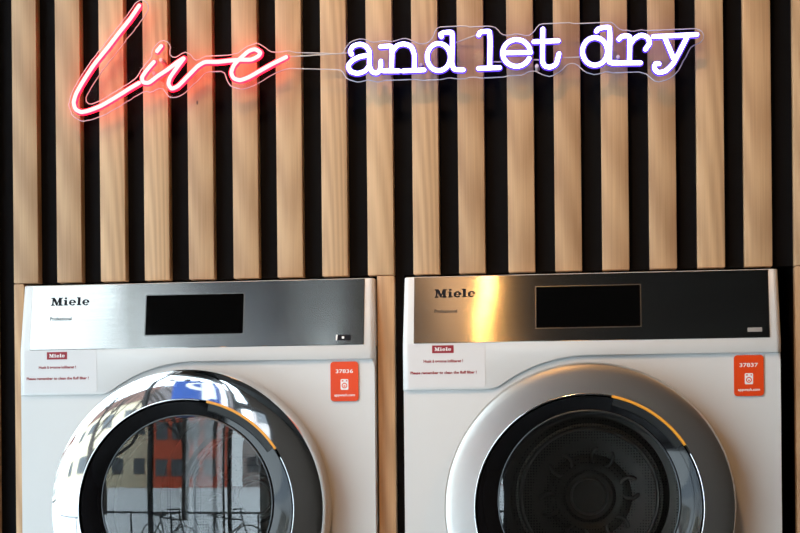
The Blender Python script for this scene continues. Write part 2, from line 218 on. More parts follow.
def tube(bm, pts, r, n=12, closed=False):
    P = [Vector(p) for p in pts]; k = len(P); rings = []
    up = None
    for i in range(k):
        t = ((P[(i+1) % k] if closed or i < k-1 else P[i]) - (P[i-1] if closed or i > 0 else P[i])).normalized()
        if up is None: up = Vector((0, -1, 0)) if abs(t.y) < .9 else Vector((0, 0, 1))
        s = t.cross(up).normalized(); u2 = s.cross(t)
        rings.append([bm.verts.new(P[i] + r*(math.cos(2*PI*j/n)*s + math.sin(2*PI*j/n)*u2)) for j in range(n)])
    for i in range(k if closed else k-1):
        A, B = rings[i], rings[(i+1) % k]
        for j in range(n): bm.faces.new((A[j], A[(j+1) % n], B[(j+1) % n], B[j]))
    if not closed:
        for R, p, q in ((rings[0], P[0], P[1]), (rings[-1], P[-1], P[-2])):
            d = (p-q).normalized()
            prev = R
            for ph in (.45, .8):
                c = p + d*r*math.sin(ph*PI/2); f = math.cos(ph*PI/2)
                new = [bm.verts.new(c + (v.co-p)*f) if True else 0 for v in R]
                for j in range(n): bm.faces.new((prev[j], prev[(j+1) % n], new[(j+1) % n], new[j]))
                prev = new
            bm.faces.new(prev)
def spline(pts, step=.002):
    """Catmull-Rom through pts (2-D), resampled"""
    P = np.array(pts, float)
    if len(P) < 3:
        n = max(2, int(np.hypot(*(P[1]-P[0]))/step)); return [tuple(P[0]+(P[1]-P[0])*t) for t in np.linspace(0, 1, n)]
    closed = np.hypot(*(P[0]-P[-1])) < .0005
    Q = np.vstack([P[-2] if closed else 2*P[0]-P[1], P, P[1] if closed else 2*P[-1]-P[-2]])
    out = []
    for i in range(1, len(Q)-2):
        p0, p1, p2, p3 = Q[i-1:i+3]
        n = max(1, int(np.hypot(*(p2-p1))/step))
        for t in np.arange(n)/n:
            # centripetal-like damping keeps the square corners of the slab letters tight
            m1 = .42*(p2-p0)*min(1, np.hypot(*(p2-p1))/(np.hypot(*(p1-p0))+1e-9)); m2 = .42*(p3-p1)*min(1, np.hypot(*(p2-p1))/(np.hypot(*(p3-p2))+1e-9))
            out.append(tuple((2*t**3-3*t**2+1)*p1+(t**3-2*t**2+t)*m1+(-2*t**3+3*t**2)*p2+(t**3-t**2)*m2))
    out.append(tuple(P[-1]))
    return out
def text_mesh(name, body, width, height, m, parent, fn, bold=0., cap='H'):
    """text filling width x (cap) height from its lower left corner; fn(x, z) -> xyz with a lift of its own"""
    c = bpy.data.curves.new(name, 'FONT'); c.body = body; c.size = 1; c.offset = bold; c.resolution_u = 3; c.extrude = 0
    t = bpy.data.objects.new(name, c); COL.objects.link(t)
    bpy.context.view_layer.update()
    me = bpy.data.meshes.new_from_object(t.evaluated_get(bpy.context.evaluated_depsgraph_get()))
    bpy.data.objects.remove(t); bpy.data.curves.remove(c)
    xs = [v.co.x for v in me.vertices]
    x0, x1 = min(xs), max(xs); ch = .70
    for v in me.vertices:
        v.co = fn((v.co.x-x0)/(x1-x0)*width, v.co.y/ch*height)
    me.name = name
    return link(name, me, m, parent)

# ------------------------------------------------------------------ setting
ZR = 1.345                       # height of the door centres
W = .600
ZB = ZR - .475                   # underside of the dryers
SLAT_W, SLAT_T = .0430, .02
SLAT_END = ZR + .3799
CEIL = 3.9
XL, XR, YF = -1.3, 3.6, -5.6
XD = (-.6854, -.0402)            # left edges of the two dryers
def structure(name, bm, m, **kw):
    return tag(obj(name, bm, m, **kw), kind='structure')

FLOORM = mat('concrete_floor', (.11, .105, .10), .35)
CEILM = mat('dark_ceiling', (.016, .015, .014), .8)
WALLM = mat('taupe_plaster', (.042, .030, .022), .8)
FRAMEM = mat('window_frame_black', (.015, .015, .016), .4)
bm = bmesh.new(); box(bm, XL-.2, XR+.2, YF-.2, .95, -.1, 0); structure('floor', bm, FLOORM)
bm = bmesh.new(); box(bm, XL-.2, XR+.2, YF-.2, .95, CEIL, CEIL+.1); structure('ceiling', bm, CEILM)
bm = bmesh.new(); box(bm, XR, XR+.2, YF-.2, .95, 0, CEIL); structure('wall_right', bm, WALLM)
bm = bmesh.new(); box(bm, -.75, XR, YF, -2.75, 2.7, CEIL); structure('ceiling_soffit', bm, CEILM)
# black backing behind the slats with a niche for the machines
NX0, NX1 = -.6900, .5845
bm = bmesh.new()
box(bm, XL, XR, .0205, .9, SLAT_END+.0015, CEIL)
box(bm, XL, NX0, .0205, .9, 0, SLAT_END+.0015)
box(bm, NX1, XR, .0205, .9, 0, SLAT_END+.0015)
box(bm, NX0, NX1, .80, .9, 0, SLAT_END+.0015)
structure('wall_back', bm, FELT)
bm = bmesh.new(); box(bm, -.0842, -.0425, .0205, .80, ZB, SLAT_END+.0015); structure('trim_1', bm, FELT)
bm = bmesh.new(); box(bm, NX0, NX1, -.03, .80, 0, ZB); structure('trim_2', bm, mat('plinth_grey', (.12, .12, .12), .6))
# shop front: the wall behind the camera and the left wall, both with tall windows
WT = CEIL-.1
TX1 = XL; DX1 = -.8; DH = 2.35; TX2 = -1.04
bm = bmesh.new()
box(bm, DX1, XR, YF-.2, YF, 0, CEIL); box(bm, TX2, DX1, YF-.2, YF, DH, CEIL); box(bm, XL, TX2, YF-.2, YF, WT, CEIL)
structure('wall_front', bm, WALLM)
LY1 = -.22; MY = -2.7; LH = 3.02
bm = bmesh.new()
box(bm, XL-.2, XL, LY1, .95, 0, CEIL); box(bm, XL-.2, XL, YF-.2, MY, LH, CEIL); box(bm, XL-.2, XL, MY, LY1, WT, CEIL); box(bm, XL-.2, XL, YF-.2, LY1, 0, .12)
structure('wall_left', bm, mat('pale_plaster', (.55, .52, .49), .8))
def window(name, a, b, along_x, at, mull, WT=WT):
    bm = bmesh.new(); t = .03
    def bx(p, q, z0, z1):
        box(bm, p, q, at-.045, at-.015, z0, z1) if along_x else box(bm, at-.045, at-.015, p, q, z0, z1)
    bx(a, b, .12, .18); bx(a, b, WT-.06, WT); bx(a, a+.022, .18, WT-.06); bx(b-.022, b, .18, WT-.06)
    for mm in mull: bx(mm-.025, mm+.025, .18, WT-.06)
    f = structure(name, bm, FRAMEM)
    bm = bmesh.new()
    if along_x: box(bm, a+.022, b-.022, at-.034, at-.026, .18, WT-.06)
    else: box(bm, at-.034, at-.026, a+.022, b-.022, .18, WT-.06)
    g = obj('window_pane', bm, WINGLASS, f)
window('window_1', MY, LY1, False, XL-.05, ())
window('window_3', YF-.2, MY, False, XL-.05, (), LH)

# the glazed shop door
def glazed(name, x0, x1, z0, z1, pane):
    bm = bmesh.new()
    box(bm, x0, x0+.05, YF-.11, YF-.05, z0, z1); box(bm, x1-.05, x1, YF-.11, YF-.05, z0, z1); box(bm, x0+.05, x1-.05, YF-.11, YF-.05, z0, z0+.06); box(bm, x0+.05, x1-.05, YF-.11, YF-.05, z1-.06, z1)
    fr = structure(name, bm, FRAMEM)
    bm = bmesh.new(); box(bm, x0+.05, x1-.05, YF-.084, YF-.076, z0+.06, z1-.06); obj(pane, bm, WINGLASS, fr)
glazed('window_2', XL, TX2, DH, WT, 'window_pane')
glazed('door_1', TX1, DX1, 0, DH, 'door_pane')

# ------------------------------------------------------------------ slats
def slat(x, z0, z1, label, cat='slat', group='oak wall slats', name='oak_batten', m=None):
    bm = bmesh.new(); box(bm, 0, SLAT_W, 0, SLAT_T, 0, z1-z0)
    o = obj(name, bm, m or OAK, bevel=.0012, seg=2); o.location = (x, 0, z0)
    return tag(o, label, cat, group)
SX = [-.7041, -.6282, -.5522, -.4763, -.4004, -.3245, -.2503, -.1752, -.0992, -.0240, .0509, .1315, .2070, .2826, .3580, .4338, .5076, .5850]
SLABEL = ['oak slat nearest the left picture edge, above the left dryer’s upper left corner',
 'oak slat crossed by the bottom loop of the red letter L',
 'oak slat behind the long slanting stroke of the red letter L',
 'oak slat behind the dotted red letter i',
 'oak slat behind the tail of the red letter v',
 'oak slat behind the red letter e',
 'oak slat where the red script stroke ends, below the clear bridge',
 'oak slat just left of the white word and, between red and white script',
 'oak slat between the white letters a and n, above the post between the dryers',
 'oak slat between the white letters n and d, above the right dryer’s left corner',
 'oak slat between the white letter d and the white letter l',
 'oak slat behind the white letter e of let',
 'oak slat between the white words let and dry',
 'oak slat behind the white letters d and r of dry',
 'oak slat behind the left arm of the white letter y',
 'oak slat right of the white letter y tip',
 'oak slat with a darker upper board, above the right dryer’s right corner',
 'oak slat at the right picture edge, above a short oak post']
JOINT = {9: 2.262, 10: 2.244, 16: 2.206, 17: 2.190}
for i, x in enumerate(SX):
    if i in (16, 17):
        slat(x, SLAT_END, JOINT[i], SLABEL[i] if i == 17 else 'lighter lower oak board above the right dryer’s right corner, under a darker board')
        slat(x, JOINT[i]+.0006, CEIL-.004, 'darker short upper oak board right of the white letter y, top right of photo' if i == 16 else 'upper oak board at the right picture edge, top right corner of photo', m=OAKDARK if i == 16 else None)
    else:
        slat(x, SLAT_END, CEIL-.004, SLABEL[i])
slat(-.7795, .0, CEIL-.004, 'oak slat cut off by the left picture edge beside the left dryer')
slat(.6690, .0, CEIL-.004, 'oak slat beyond the right picture edge')
def post(x0, x1, label):
    bm = bmesh.new(); box(bm, 0, x1-x0, 0, SLAT_T, 0, SLAT_END-.0012)
    o = obj('oak_post', bm, OAK, bevel=.0012, seg=2); o.location = (x0, 0, 0)
    tag(o, label, 'post', 'short oak posts beside the dryers')
post(SX[0], -.6868, 'narrow oak post strip along the left side of the left dryer')
post(-.0842, SX[8]+SLAT_W, 'oak post between the two dryers')
post(SX[17], SX[17]+SLAT_W, 'oak post right of the right dryer at the picture edge')

# ------------------------------------------------------------------ tumble dryers
def front(p, q, d): return (p, -d, q)                       # d in front of the machine's face
def rake(x, t, d=0.):                                       # on the sloping control panel, x from the machine's centre line
    v = Vector((x, -.003, ZPB)) + UP*t + OUT*d
    return v
def arc(cx, cz, r, a0, a1, n): return [(cx+r*math.cos(a0+(a1-a0)*i/n), cz+r*math.sin(a0+(a1-a0)*i/n)) for i in range(n+1)]
def rrect(x0, x1, z0, z1, r, n=5):
    return arc(x1-r, z1-r, r, 0, PI/2, n)+arc(x0+r, z1-r, r, PI/2, PI, n)+arc(x0+r, z0+r, r, PI, 1.5*PI, n)+arc(x1-r, z0+r, r, 1.5*PI, 2*PI, n)

# the wordmark: heavy wide slab letters on a unit-high grid
def wordmark(fn):
    bm = bmesh.new()
    def poly(p):
        bm.faces.new([bm.verts.new(fn(*q)) for q in p])
    def rect(x0, x1, z0, z1): poly([(x0, z0), (x1, z0), (x1, z1), (x0, z1)])
    x = 0.
    poly([(x+.18, .1), (x+.40, .1), (x+.44, .9), (x+.22, .9)]); rect(x, x+.58, 0, .13); rect(x+.02, x+.55, .87, 1)
    poly([(x+.24, .9), (x+.66, .9), (x+1.00, .25), (x+.78, 0)]); poly([(x+.78, 0), (x+.90, 0), (x+1.36, .9), (x+1.14, .9)])
    rect(x+1.16, x+1.56, .1, .9); rect(x+.98, x+1.74, 0, .13); rect(x+1.14, x+1.74, .87, 1)
    x = 1.86
    def dotted(x):
        rect(x+.14, x+.50, .1, .7); rect(x, x+.66, 0, .12); rect(x, x+.4, .58, .7); rect(x+.14, x+.50, .80, 1)
    def e(x):
        n = 22; a0, a1 = math.radians(-40), math.radians(-360)
        a0 = 0.
        O = [(x+.52+.52*math.cos(a), .355+.375*math.sin(a)) for a in [math.radians(d) for d in range(0, 326, 13)]]
        I = [(x+.52+.20*math.cos(a), .355+.25*math.sin(a)) for a in [math.radians(d) for d in range(0, 326, 13)]]
        for k in range(len(O)-1): poly([O[k], O[k+1], I[k+1], I[k]])
        rect(x+.30, x+1.03, .29, .40)
    dotted(x); x += .78; e(x); x += 1.16
    rect(x+.14, x+.52, .1, 1); rect(x, x+.68, 0, .12); rect(x, x+.3, .88, 1); x += .80
    e(x)
    return bm, x+1.04

GZ = .011                        # the glass sits a little above the ring's centre
def build_dryer(xl, ring_mat, number, label, tagname):
    root = empty('tumble_dryer', (xl+W/2, -.025, ZR), label=label, cat='tumble dryer', group='tumble dryers in the wall niche')
    h = W/2
    # cabinet: front with a round opening, sides, and a lid behind the control panel
    bm = bmesh.new(); hx, zt, zb = h-.0012, .2600, -.475
    ang = sorted({round(2*PI*k/96, 6) for k in range(96)} | {round(math.atan2(z, x) % (2*PI), 6) for x in (-hx, hx) for z in (zb, zt)})
    def edge_pt(a):
        c, s = math.cos(a), math.sin(a)
        k = min(hx/abs(c) if abs(c) > 1e-9 else 9, (zt if s > 0 else -zb)/abs(s) if abs(s) > 1e-9 else 9)
        return c*k, s*k
    O, Q, I, J = [], [], [], []
    for a in ang:
        x, z = edge_pt(a)
        O.append(bm.verts.new((x, .002, z))); Q.append(bm.verts.new((x, .60, z)))
        I.append(bm.verts.new((.192*math.cos(a), .002, .192*math.sin(a)))); J.append(bm.verts.new((.192*math.cos(a), .05, .192*math.sin(a))))
    n = len(ang); rim = []
    for i in range(n):
        j = (i+1) % n
        bm.faces.new((O[i], I[i], I[j], O[j])); f = bm.faces.new((O[i], O[j], Q[j], Q[i])); bm.faces.new((I[i], J[i], J[j], I[j]))
        rim.append(bm.edges.get((O[i], O[j])))
    bm.faces.new(Q)
    bmesh.ops.bevel(bm, geom=rim, offset=.008, segments=3, affect='EDGES', profile=.5, clamp_overlap=True)
    box(bm, -hx, hx, .05, .60, .2602, ZTOP-.006)
    body = obj('body', bm, ENAMEL, root, smooth=35)
    for p in body.data.polygons:
        if max(abs(c) for c in p.normal) > .999: p.use_smooth = False
    # control fascia: stepped lower edge sweeping up around the door
    R = .2412
    a_end = math.asin((.2005)/R)
    low = [(-h, .1895), (-.172, .1895)]
    p0, p3 = Vector((-.172, .1895)), Vector((R*math.cos(PI-a_end), R*math.sin(a_end)))
    p1 = p0+Vector((.022, 0)); tng = Vector((math.sin(PI-a_end), -math.cos(PI-a_end))); p2 = p3-tng*.018
    for i in range(1, 9):
        t = i/8; q = (1-t)**3*p0+3*(1-t)**2*t*p1+3*(1-t)*t*t*p2+t**3*p3; low.append((q.x, q.y))
    low += arc(0, 0, R, PI-a_end, PI/2, 24)[1:]
    low += [(h, .2412)]
    outline = low + [(h, ZPB), (-h, ZPB)]
    bm = bmesh.new(); 
    A = [bm.verts.new((p, -.003, q)) for p, q in outline]
    B = [bm.verts.new((p, .014, q)) for p, q in outline]
    bm.faces.new(A); n = len(A)
    for i in range(n):
        if i != n-2: bm.faces.new((A[i], B[i], B[(i+1) % n], A[(i+1) % n]))
    # sloping upper part, sharing the edge at the top of the flat part
    i1, i0 = n-2, n-1            # right top, left top
    tr = bm.verts.new((h-.002, RK-.003, ZTOP)); tl = bm.verts.new((-h+.002, RK-.003, ZTOP))
    br = bm.verts.new((h-.002, .075, ZTOP)); bl = bm.verts.new((-h+.002, .075, ZTOP))
    cr = bm.verts.new((h, .075, ZPB)); cl = bm.verts.new((-h, .075, ZPB))
    bm.faces.new((A[i0], A[i1], tr, tl)); bm.faces.new((tl, tr, br, bl))
    bm.faces.new((A[i1], B[i1], cr, br, tr)); bm.faces.new((B[i0], A[i0], tl, bl, cl))
    bm.normal_update()
    ed = [e for e in bm.edges if len(e.link_faces) == 2 and e.calc_face_angle(0) > math.radians(40)]
    side = [e for e in ed if all(abs(abs(v.co.x)-h) < .003 for v in e.verts) and all(v.co.y < .04 for v in e.verts) and abs(e.verts[0].co.z-e.verts[1].co.z) > .01]
    rest = [e for e in ed if e not in side]
    bmesh.ops.bevel(bm, geom=side, offset=.009, segments=4, affect='EDGES', profile=.5, clamp_overlap=True)
    bm.normal_update()
    ed = [e for e in bm.edges if len(e.link_faces) == 2 and e.calc_face_angle(0) > math.radians(60)]
    bmesh.ops.bevel(bm, geom=ed, offset=.0012, segments=2, affect='EDGES', profile=.5, clamp_overlap=True)
    fascia = obj('control_fascia', bm, ENAMEL, root, smooth=40)
    # steel panel and what is on it
    bm = bmesh.new()
    prism(bm, [(-.2815, .001), (.2825, .001), (.2825, RAKE_LEN-.001), (-.2815, RAKE_LEN-.001)], -.002, .0012, lambda p, q, d: rake(p, q, d))
    panel = obj('steel_panel', bm, STEEL, root, bevel=.0006, seg=1)
    o = tag(panel, 'brushed steel sloping control panel')
    bm = bmesh.new(); prism(bm, rrect(-.0835, .0815, .0232, .0905, .0015, 2), .0008, .0020, lambda p, q, d: rake(p, q, d))
    obj('display', bm, SCREEN, panel, bevel=.0003, seg=1)
    bm = bmesh.new()
    prism(bm, [(-.0853, .0217), (.0833, .0217), (.0833, .0920), (-.0853, .0920)], .0007, .0014, lambda p, q, d: rake(p, q, d))
    obj('display_surround', bm, mat('dark_steel_trim', (.22, .21, .20), .3, 1.), panel)
    ww = wordmark(lambda a, b: (0, 0, 0))[1]
    lw, lh, lx, lt = .0665, .0138, -.2480, .0765
    bm, _ = wordmark(lambda a, b: rake(lx+a/ww*lw, lt+b*lh, .0015))
    obj('brand_lettering', bm, DARKINK, panel)
    text_mesh('model_lettering', 'Professional', .037, .0056, GREYINK, panel, lambda a, b: rake(lx+a, .0512+b, .0015), .02)
    if tagname == 'contactless_tag':
        bm = bmesh.new(); prism(bm, rrect(.2370, .2610, .0085, .0178, .001, 2), .0012, .0016, lambda p, q, d: rake(p, q, d))
        tg = obj(tagname, bm, DARKINK, panel); tag(tg, 'small black tag with a white symbol')
        bm = bmesh.new(); prism(bm, rrect(.2462, .2502, .0112, .0152, .0008, 2), .0016, .0018, lambda p, q, d: rake(p, q, d))
        prism(bm, [(.2365, .0085), (.2385, .0085), (.2395, .0178), (.2365, .0178)], .0016, .0018, lambda p, q, d: rake(p, q, d))
        obj('tag_symbol', bm, WHITEINK, tg)
    else:
        bm = bmesh.new(); prism(bm, rrect(.2480, .2705, .0105, .0172, .0005, 1), .0012, .0018, lambda p, q, d: rake(p, q, d))
        tg = obj(tagname, bm, TAGGREY, panel); tag(tg, 'small grey rating plate')
    # instruction label: clear-white film, red mark, two red lines
    bm = bmesh.new(); prism(bm, rrect(-h+.010, -.166, .1935, .2640, .0015, 2), .0030, .0033, front)
    st = tag(obj('instruction_label', bm, FILM, root), 'pale film label with a red mark and two lines of red writing')
    bm = bmesh.new(); prism(bm, [(-.2515, .2485), (-.2165, .2485), (-.2165, .2610), (-.2515, .2610)], .0033, .0035, front)
    obj('label_mark', bm, REDINK, st)
    bm, _ = wordmark(lambda a, b: front(-.2475+a/ww*.027, .2520+b*.0058, .0038)); obj('mark_lettering', bm, WHITEINK, st)
    text_mesh('label_lettering', 'Husk å tømme lofilteret !', .0640, .0044, REDINK, st, lambda a, b: front(-.2655+a, .2335+b, .0036), .03)
    text_mesh('label_lettering', 'Please remember to clean the fluff filter !', .1070, .0043, REDINK, st, lambda a, b: front(-.2868+a, .2150+b, .0036), .03)
    # orange unit label
    bm = bmesh.new(); prism(bm, rrect(.2265, .2725, .1730, .2375, .0055), .0015, .0022, lambda p, q, d: (p, .002-d, q))
    # it sits on the cabinet just below the fascia edge
    us = tag(obj('unit_label', bm, ORANGE, root), 'orange rounded label numbered '+number)
    on = lambda a, b: (a, -.0003, b)
    text_mesh('unit_number', number, .0285, .0060, WHITEINK, us, lambda a, b: on(.2353+a, .2190+b), .012)
    bm = bmesh.new()
    prism(bm, rrect(.2432, .2560, 0.1915, .2090, .0018, 3), .0003, .0004, lambda p, q, d: (p, -d, q))
    ic = obj('machine_icon', bm, WHITEINK, us)
    bm = bmesh.new(); 
    o_, i_ = arc(.2496, .1985, .0046, 0, 2*PI, 24), arc(.2496, .1985, .0030, 0, 2*PI, 24)
    for k in range(24): bm.faces.new([bm.verts.new((p[0], -.0006, p[1])) for p in (o_[k], o_[k+1], i_[k+1], i_[k])])
    bm.faces.new([bm.verts.new((p[0], -.0006, p[1])) for p in rrect(.2448, .2480, .2052, .2072, .0006, 2)])
    bm.faces.new([bm.verts.new((p[0], -.0006, p[1])) for p in arc(.2532, .2062, .0012, 0, 2*PI*11/12, 11)])
    bm.faces.new([bm.verts.new((p[0], -.0006, p[1])) for p in arc(.2496, .1978, .0014, 0, 2*PI*11/12, 11)])
    obj('icon_detail', bm, ORANGE, us)
    text_mesh('service_lettering', 'appwash.com', .0340, .0042, WHITEINK, us, lambda a, b: on(.2326+a, .1812+b), .02)
    # door: lathe about the y axis (y negative = towards the room)
    bm = bmesh.new()
    prof = [(.1960, -.002), (.2305, -.002), (.2298, -.014), (.2284, -.030), (.2274, -.0400), (.2264, -.0482), (.2242, -.0520), (.2198, -.0534), (.2120, -.0545), (.2020, -.0554), (.1900, -.0563), (.1790, -.0570), (.1772, -.052), (.1768, -.030), (.1960, -.028)]
    lathe(bm, prof, 160, close=True)
    door = obj('door', bm, ring_mat, root, smooth=40); door.location.x = -.003
    bm = bmesh.new(); lathe(bm, [(.1780+.0013*math.cos(a), -.0565+.0013*math.sin(a)) for a in [2*PI*k/10 for k in range(10)]], 120, math.radians(82), math.radians(388), close=True)
    obj('inner_rim', bm, RIM, door, smooth=60)
    bm = bmesh.new(); lathe(bm, [(.1768, -.050), (.1742, -.0545), (.1430, -.0475), (.1400, -.044), (.1400, -.030), (.1768, -.030)], 120, close=True, ecc=[0, 0, GZ, GZ, GZ, 0])
    obj('door_bezel', bm, BLACK, door, smooth=40)
    bm = bmesh.new(); lathe(bm, [(.1412+.0012*math.cos(a), -.0478+.0012*math.sin(a)) for a in [2*PI*k/8 for k in range(8)]], 120, close=True, ecc=[GZ]*8)
    obj('glass_edge', bm, mat('grey_glass_edge', (.12, .125, .13), .35, 1.), door, smooth=60)
    bm = bmesh.new(); pr = []
    sag, rg = .0045, .1402; Rc = (rg*rg+sag*sag)/(2*sag)
    for k in range(15):
        r = rg*(1-k/14); pr.append((r, -.0475-(math.sqrt(Rc*Rc-r*r)-(Rc-sag))))
    lathe(bm, pr, 96, ecc=[GZ]*len(pr))
    obj('door_glass', bm, DOORGLASS, door, smooth=180)
    # orange grip bar in a recess at the upper right
    a0, a1 = math.radians(33), math.radians(78)
    bm = bmesh.new(); lathe(bm, [(.1796, -.0586), (.1756, -.0586), (.1748, -.0500), (.1792, -.0540)], 48, a0, a1, close=True)
    hd = tag(obj('door_handle', bm, ORANGEBAR, door, smooth=40), 'thin orange arc of the door grip')
    bm = bmesh.new(); lathe(bm, [(.1748, -.0555), (.1640, -.0538), (.1600, -.0480), (.1748, -.0480)], 48, a0+.02, a1-.02, close=True)
    obj('handle_recess', bm, mat('recess_black', (.002, .002, .002), .5), door, smooth=40)
    # drum
    bm = bmesh.new(); lathe(bm, [(.190, .004), (.170, .002), (.155, .012), (.150, .050), (.182, .070), (.186, .10), (.186, .44), (.188, .44), (.190, .10)], 96, close=True)
    drum = tag(obj('drum', bm, DRUMSTEEL, root, smooth=40), 'steel drum seen through the door glass')
    bm = bmesh.new(); lathe(bm, [(.186, .44), (.150, .446), (.138, .436), (.128, .440), (.126, .452), (.080, .458), (.062, .446), (.050, .446), (.044, .456), (.0, .456)], 96)
    obj('drum_back', bm, PERF, drum, smooth=40)
    bm = bmesh.new()
    for k in range(6):
        a = 2*PI*k/6+.2
        c = Vector((.078*math.cos(a), .450, .078*math.sin(a)))
        tube(bm, [c+.020*Vector((math.cos(a+.9+q*.28), 0, math.sin(a+.9+q*.28))) for q in range(17)], .0034, 8)
    tube(bm, [(.034*math.cos(2*PI*q/36), .448, .034*math.sin(2*PI*q/36)) for q in range(36)], .0026, 8, closed=True)
    tube(bm, [(.1285*math.cos(2*PI*q/64), .438, .1285*math.sin(2*PI*q/64)) for q in range(64)], .0035, 8, closed=True)
    obj('drum_star', bm, DRUMSTEEL, drum, smooth=60)
    bm = bmesh.new(); lathe(bm, [(.188, -.004), (.150, -.004), (.146, .02), (.186, .02)], 96, close=True)
    obj('door_seal', bm, RUBBER, root, smooth=40)
    return root
d1 = build_dryer(XD[0], CHROME, '37836', 'white tumble dryer with a mirror-polished door ring and the orange label 37836', 'contactless_tag')
d2 = build_dryer(XD[1], SATIN, '37837', 'white tumble dryer with a matt satin door ring and the orange label 37837', 'rating_plate')

# ------------------------------------------------------------------ neon sign
REDCORE = emis('neon_red_core', (1., .55, .50), 1.9)
REDJACKET = emis('neon_red_jacket', (1., .006, .03), 6.)
WHITECORE = emis('neon_white_core', (.95, .93, 1.), 5.)
WHITEJACKET = emis('neon_white_jacket', (.13, .055, .90), 1.5)
YA = -.020                                           # back of the acrylic sheet to its front
sg = empty('neon_sign', (-.05, YA, 2.1), label='neon sign reading Live in red script and and let dry in white typewriter letters', cat='neon sign')
def put(o):
    o.parent = sg; o.matrix_parent_inverse = Matrix.Translation(sg.location).inverted(); return o
ol = [(p[0]/1000, p[1]/1000) for p in SIGN['outline']]
bm = bmesh.new()
A = [bm.verts.new((x, YA-.004, z)) for x, z in ol]; B = [bm.verts.new((x, YA, z)) for x, z in ol]
f1 = bm.faces.new(A); f2 = bm.faces.new(B[::-1])
bmesh.ops.triangulate(bm, faces=[f1, f2])
put(tag(obj('acrylic_backing', bm, ACRYLIC), 'clear acrylic sheet cut around the letters'))
bm = bmesh.new(); tube(bm, [(x, YA-.0035, z) for x, z in ol], .0009, 6, closed=True)
put(obj('acrylic_edge', bm, ACREDGE, smooth=60))
def letter(name, strokes, core, jacket, rc, rj, lab):
    bm = bmesh.new(); bj = bmesh.new()
    for s in strokes:
        c = spline([(p[0]/1000, p[1]/1000) for p in s])
        tube(bm, [(x, -.0345, z) for x, z in c], rc, 10)
        tube(bj, [(x, -.0315, z) for x, z in c], rj, 10)
    j = put(tag(obj(name, bj, jacket, smooth=60), lab))
    k = obj('lit_core', bm, core, None, smooth=60); k.parent = j
    k.matrix_parent_inverse = Matrix.Translation(sg.location).inverted() @ sg.matrix_world if False else Matrix.Identity(4)
    return j
for k, n in (('L', 'capital L'), ('i', 'letter i with its dot'), ('v', 'letter v'), ('e', 'looped letter e')):
    letter('neon_letter', SIGN['red'][k], REDCORE, REDJACKET, .0036, .0053, 'red script '+n)
for i, (k, strokes) in enumerate(SIGN['white']):
    word = 'and' if i < 3 else ('let' if i < 6 else 'dry')
    letter('neon_letter', strokes, WHITECORE, WHITEJACKET, .0036, .0053, 'white letter '+k+' of the word '+word)
# feed wires and standoffs
def wire(pts):
    bm = bmesh.new(); tube(bm, [(p[0], YA-.0065, p[1]) for p in pts], .0011, 6)
    put(obj('feed_wire', bm, mat('clear_wire', (.55, .5, .48), .3), smooth=60))
wire([(-0.2275, 2.0821), (-0.1876, 2.0829), (-0.1216, 2.0843)])
wire([(0.0499, 2.0935), (0.0855, 2.1049)])
wire([(0.1076, 2.0605), (0.1269, 2.0597)])
wire([(0.1718, 2.0611), (0.1925, 2.0603)])
wire([(0.2164, 2.0625), (0.2545, 2.0626)])
bm_pts = [(-0.0056, 2.0602), (0.3098, 2.0603), (-0.4375, 2.0857), (-0.4496, 2.0646), (0.1813, 2.0511)]
for x, z in bm_pts:
    bm = bmesh.new(); lathe(bm, [(0, 0), (.0035, 0), (.0035, YA-.006), (.0028, YA-.0075), (0, YA-.0075)], 16)
    o = put(obj('standoff', bm, ACREDGE, smooth=40)); 
    for v in o.data.vertices: v.co += Vector((x, 0, z))

# ------------------------------------------------------------------ street outside, seen in the chrome and the door glass
SNOW = mat('snow', (.90, .92, .94), .9); SLUSH = mat('packed_snow', (.60, .66, .74), .8)
bm = bmesh.new(); box(bm, -40, 25, -60, YF-.2, -.25, -.1); structure('ground', bm, SLUSH)
bm = bmesh.new(); prism(bm, [(-12.5, -.12), (-14, .02), (-22, .70), (-29, 1.15), (-60, 1.15), (-60, -.12)], -40, 25, lambda p, q, d: (d, p, q))
structure('snow_slope', bm, SNOW)
def facade(x0, x1, y, h, color, label, roof, cols, rows, name='town_house'):
    root = empty(name, ((x0+x1)/2, y, 1.14), label=label, cat='building', group='buildings across the street')
    w = x1-x0
    bm = bmesh.new(); box(bm, -w/2, w/2, -6, 0, 0, h); obj('facade', bm, mat('plaster_'+label.split()[0], color, .8), root)
    bm = bmesh.new(); prism(bm, [(.3, h), (-3, h+2.4), (-6.3, h)], -w/2-.2, w/2+.2, lambda p, q, d: (d, p, q)); obj('roof', bm, mat('roof_'+label.split()[0], roof, .8), root)
    for r in range(rows):
        for c in range(cols):
            bm = bmesh.new(); cx = -w/2+w*(c+.5)/cols; cz = h*(r+.55)/rows
            box(bm, cx-.45, cx+.45, -.05, .06, cz-.6, cz+.6); obj('house_window', bm, mat('dark_pane', (.10, .11, .12), .3), root)
    return root
facade(-20.0, -12.5, -34, 6.0, (.74, .64, .46), 'ochre plaster house across the snowy street, in the left dryer’s reflection', (.16, .08, .06), 4, 2)
facade(-11.5, -6.6, -32, 5.2, (.66, .115, .055), 'red timber house across the snowy street, in the left dryer’s reflection', (.12, .10, .10), 4, 2)
facade(-5.4, 1.5, -36, 6.5, (.45, .44, .42), 'grey house across the snowy street, in the left dryer’s reflection', (.10, .10, .11), 4, 2)
facade(-38, -24.5, -24, 7, (.62, .58, .5), 'cream long house far along the street, in the chrome ring', (.2, .1, .08), 8, 3)
BARK = mat('bark', (.05, .04, .035), .9)
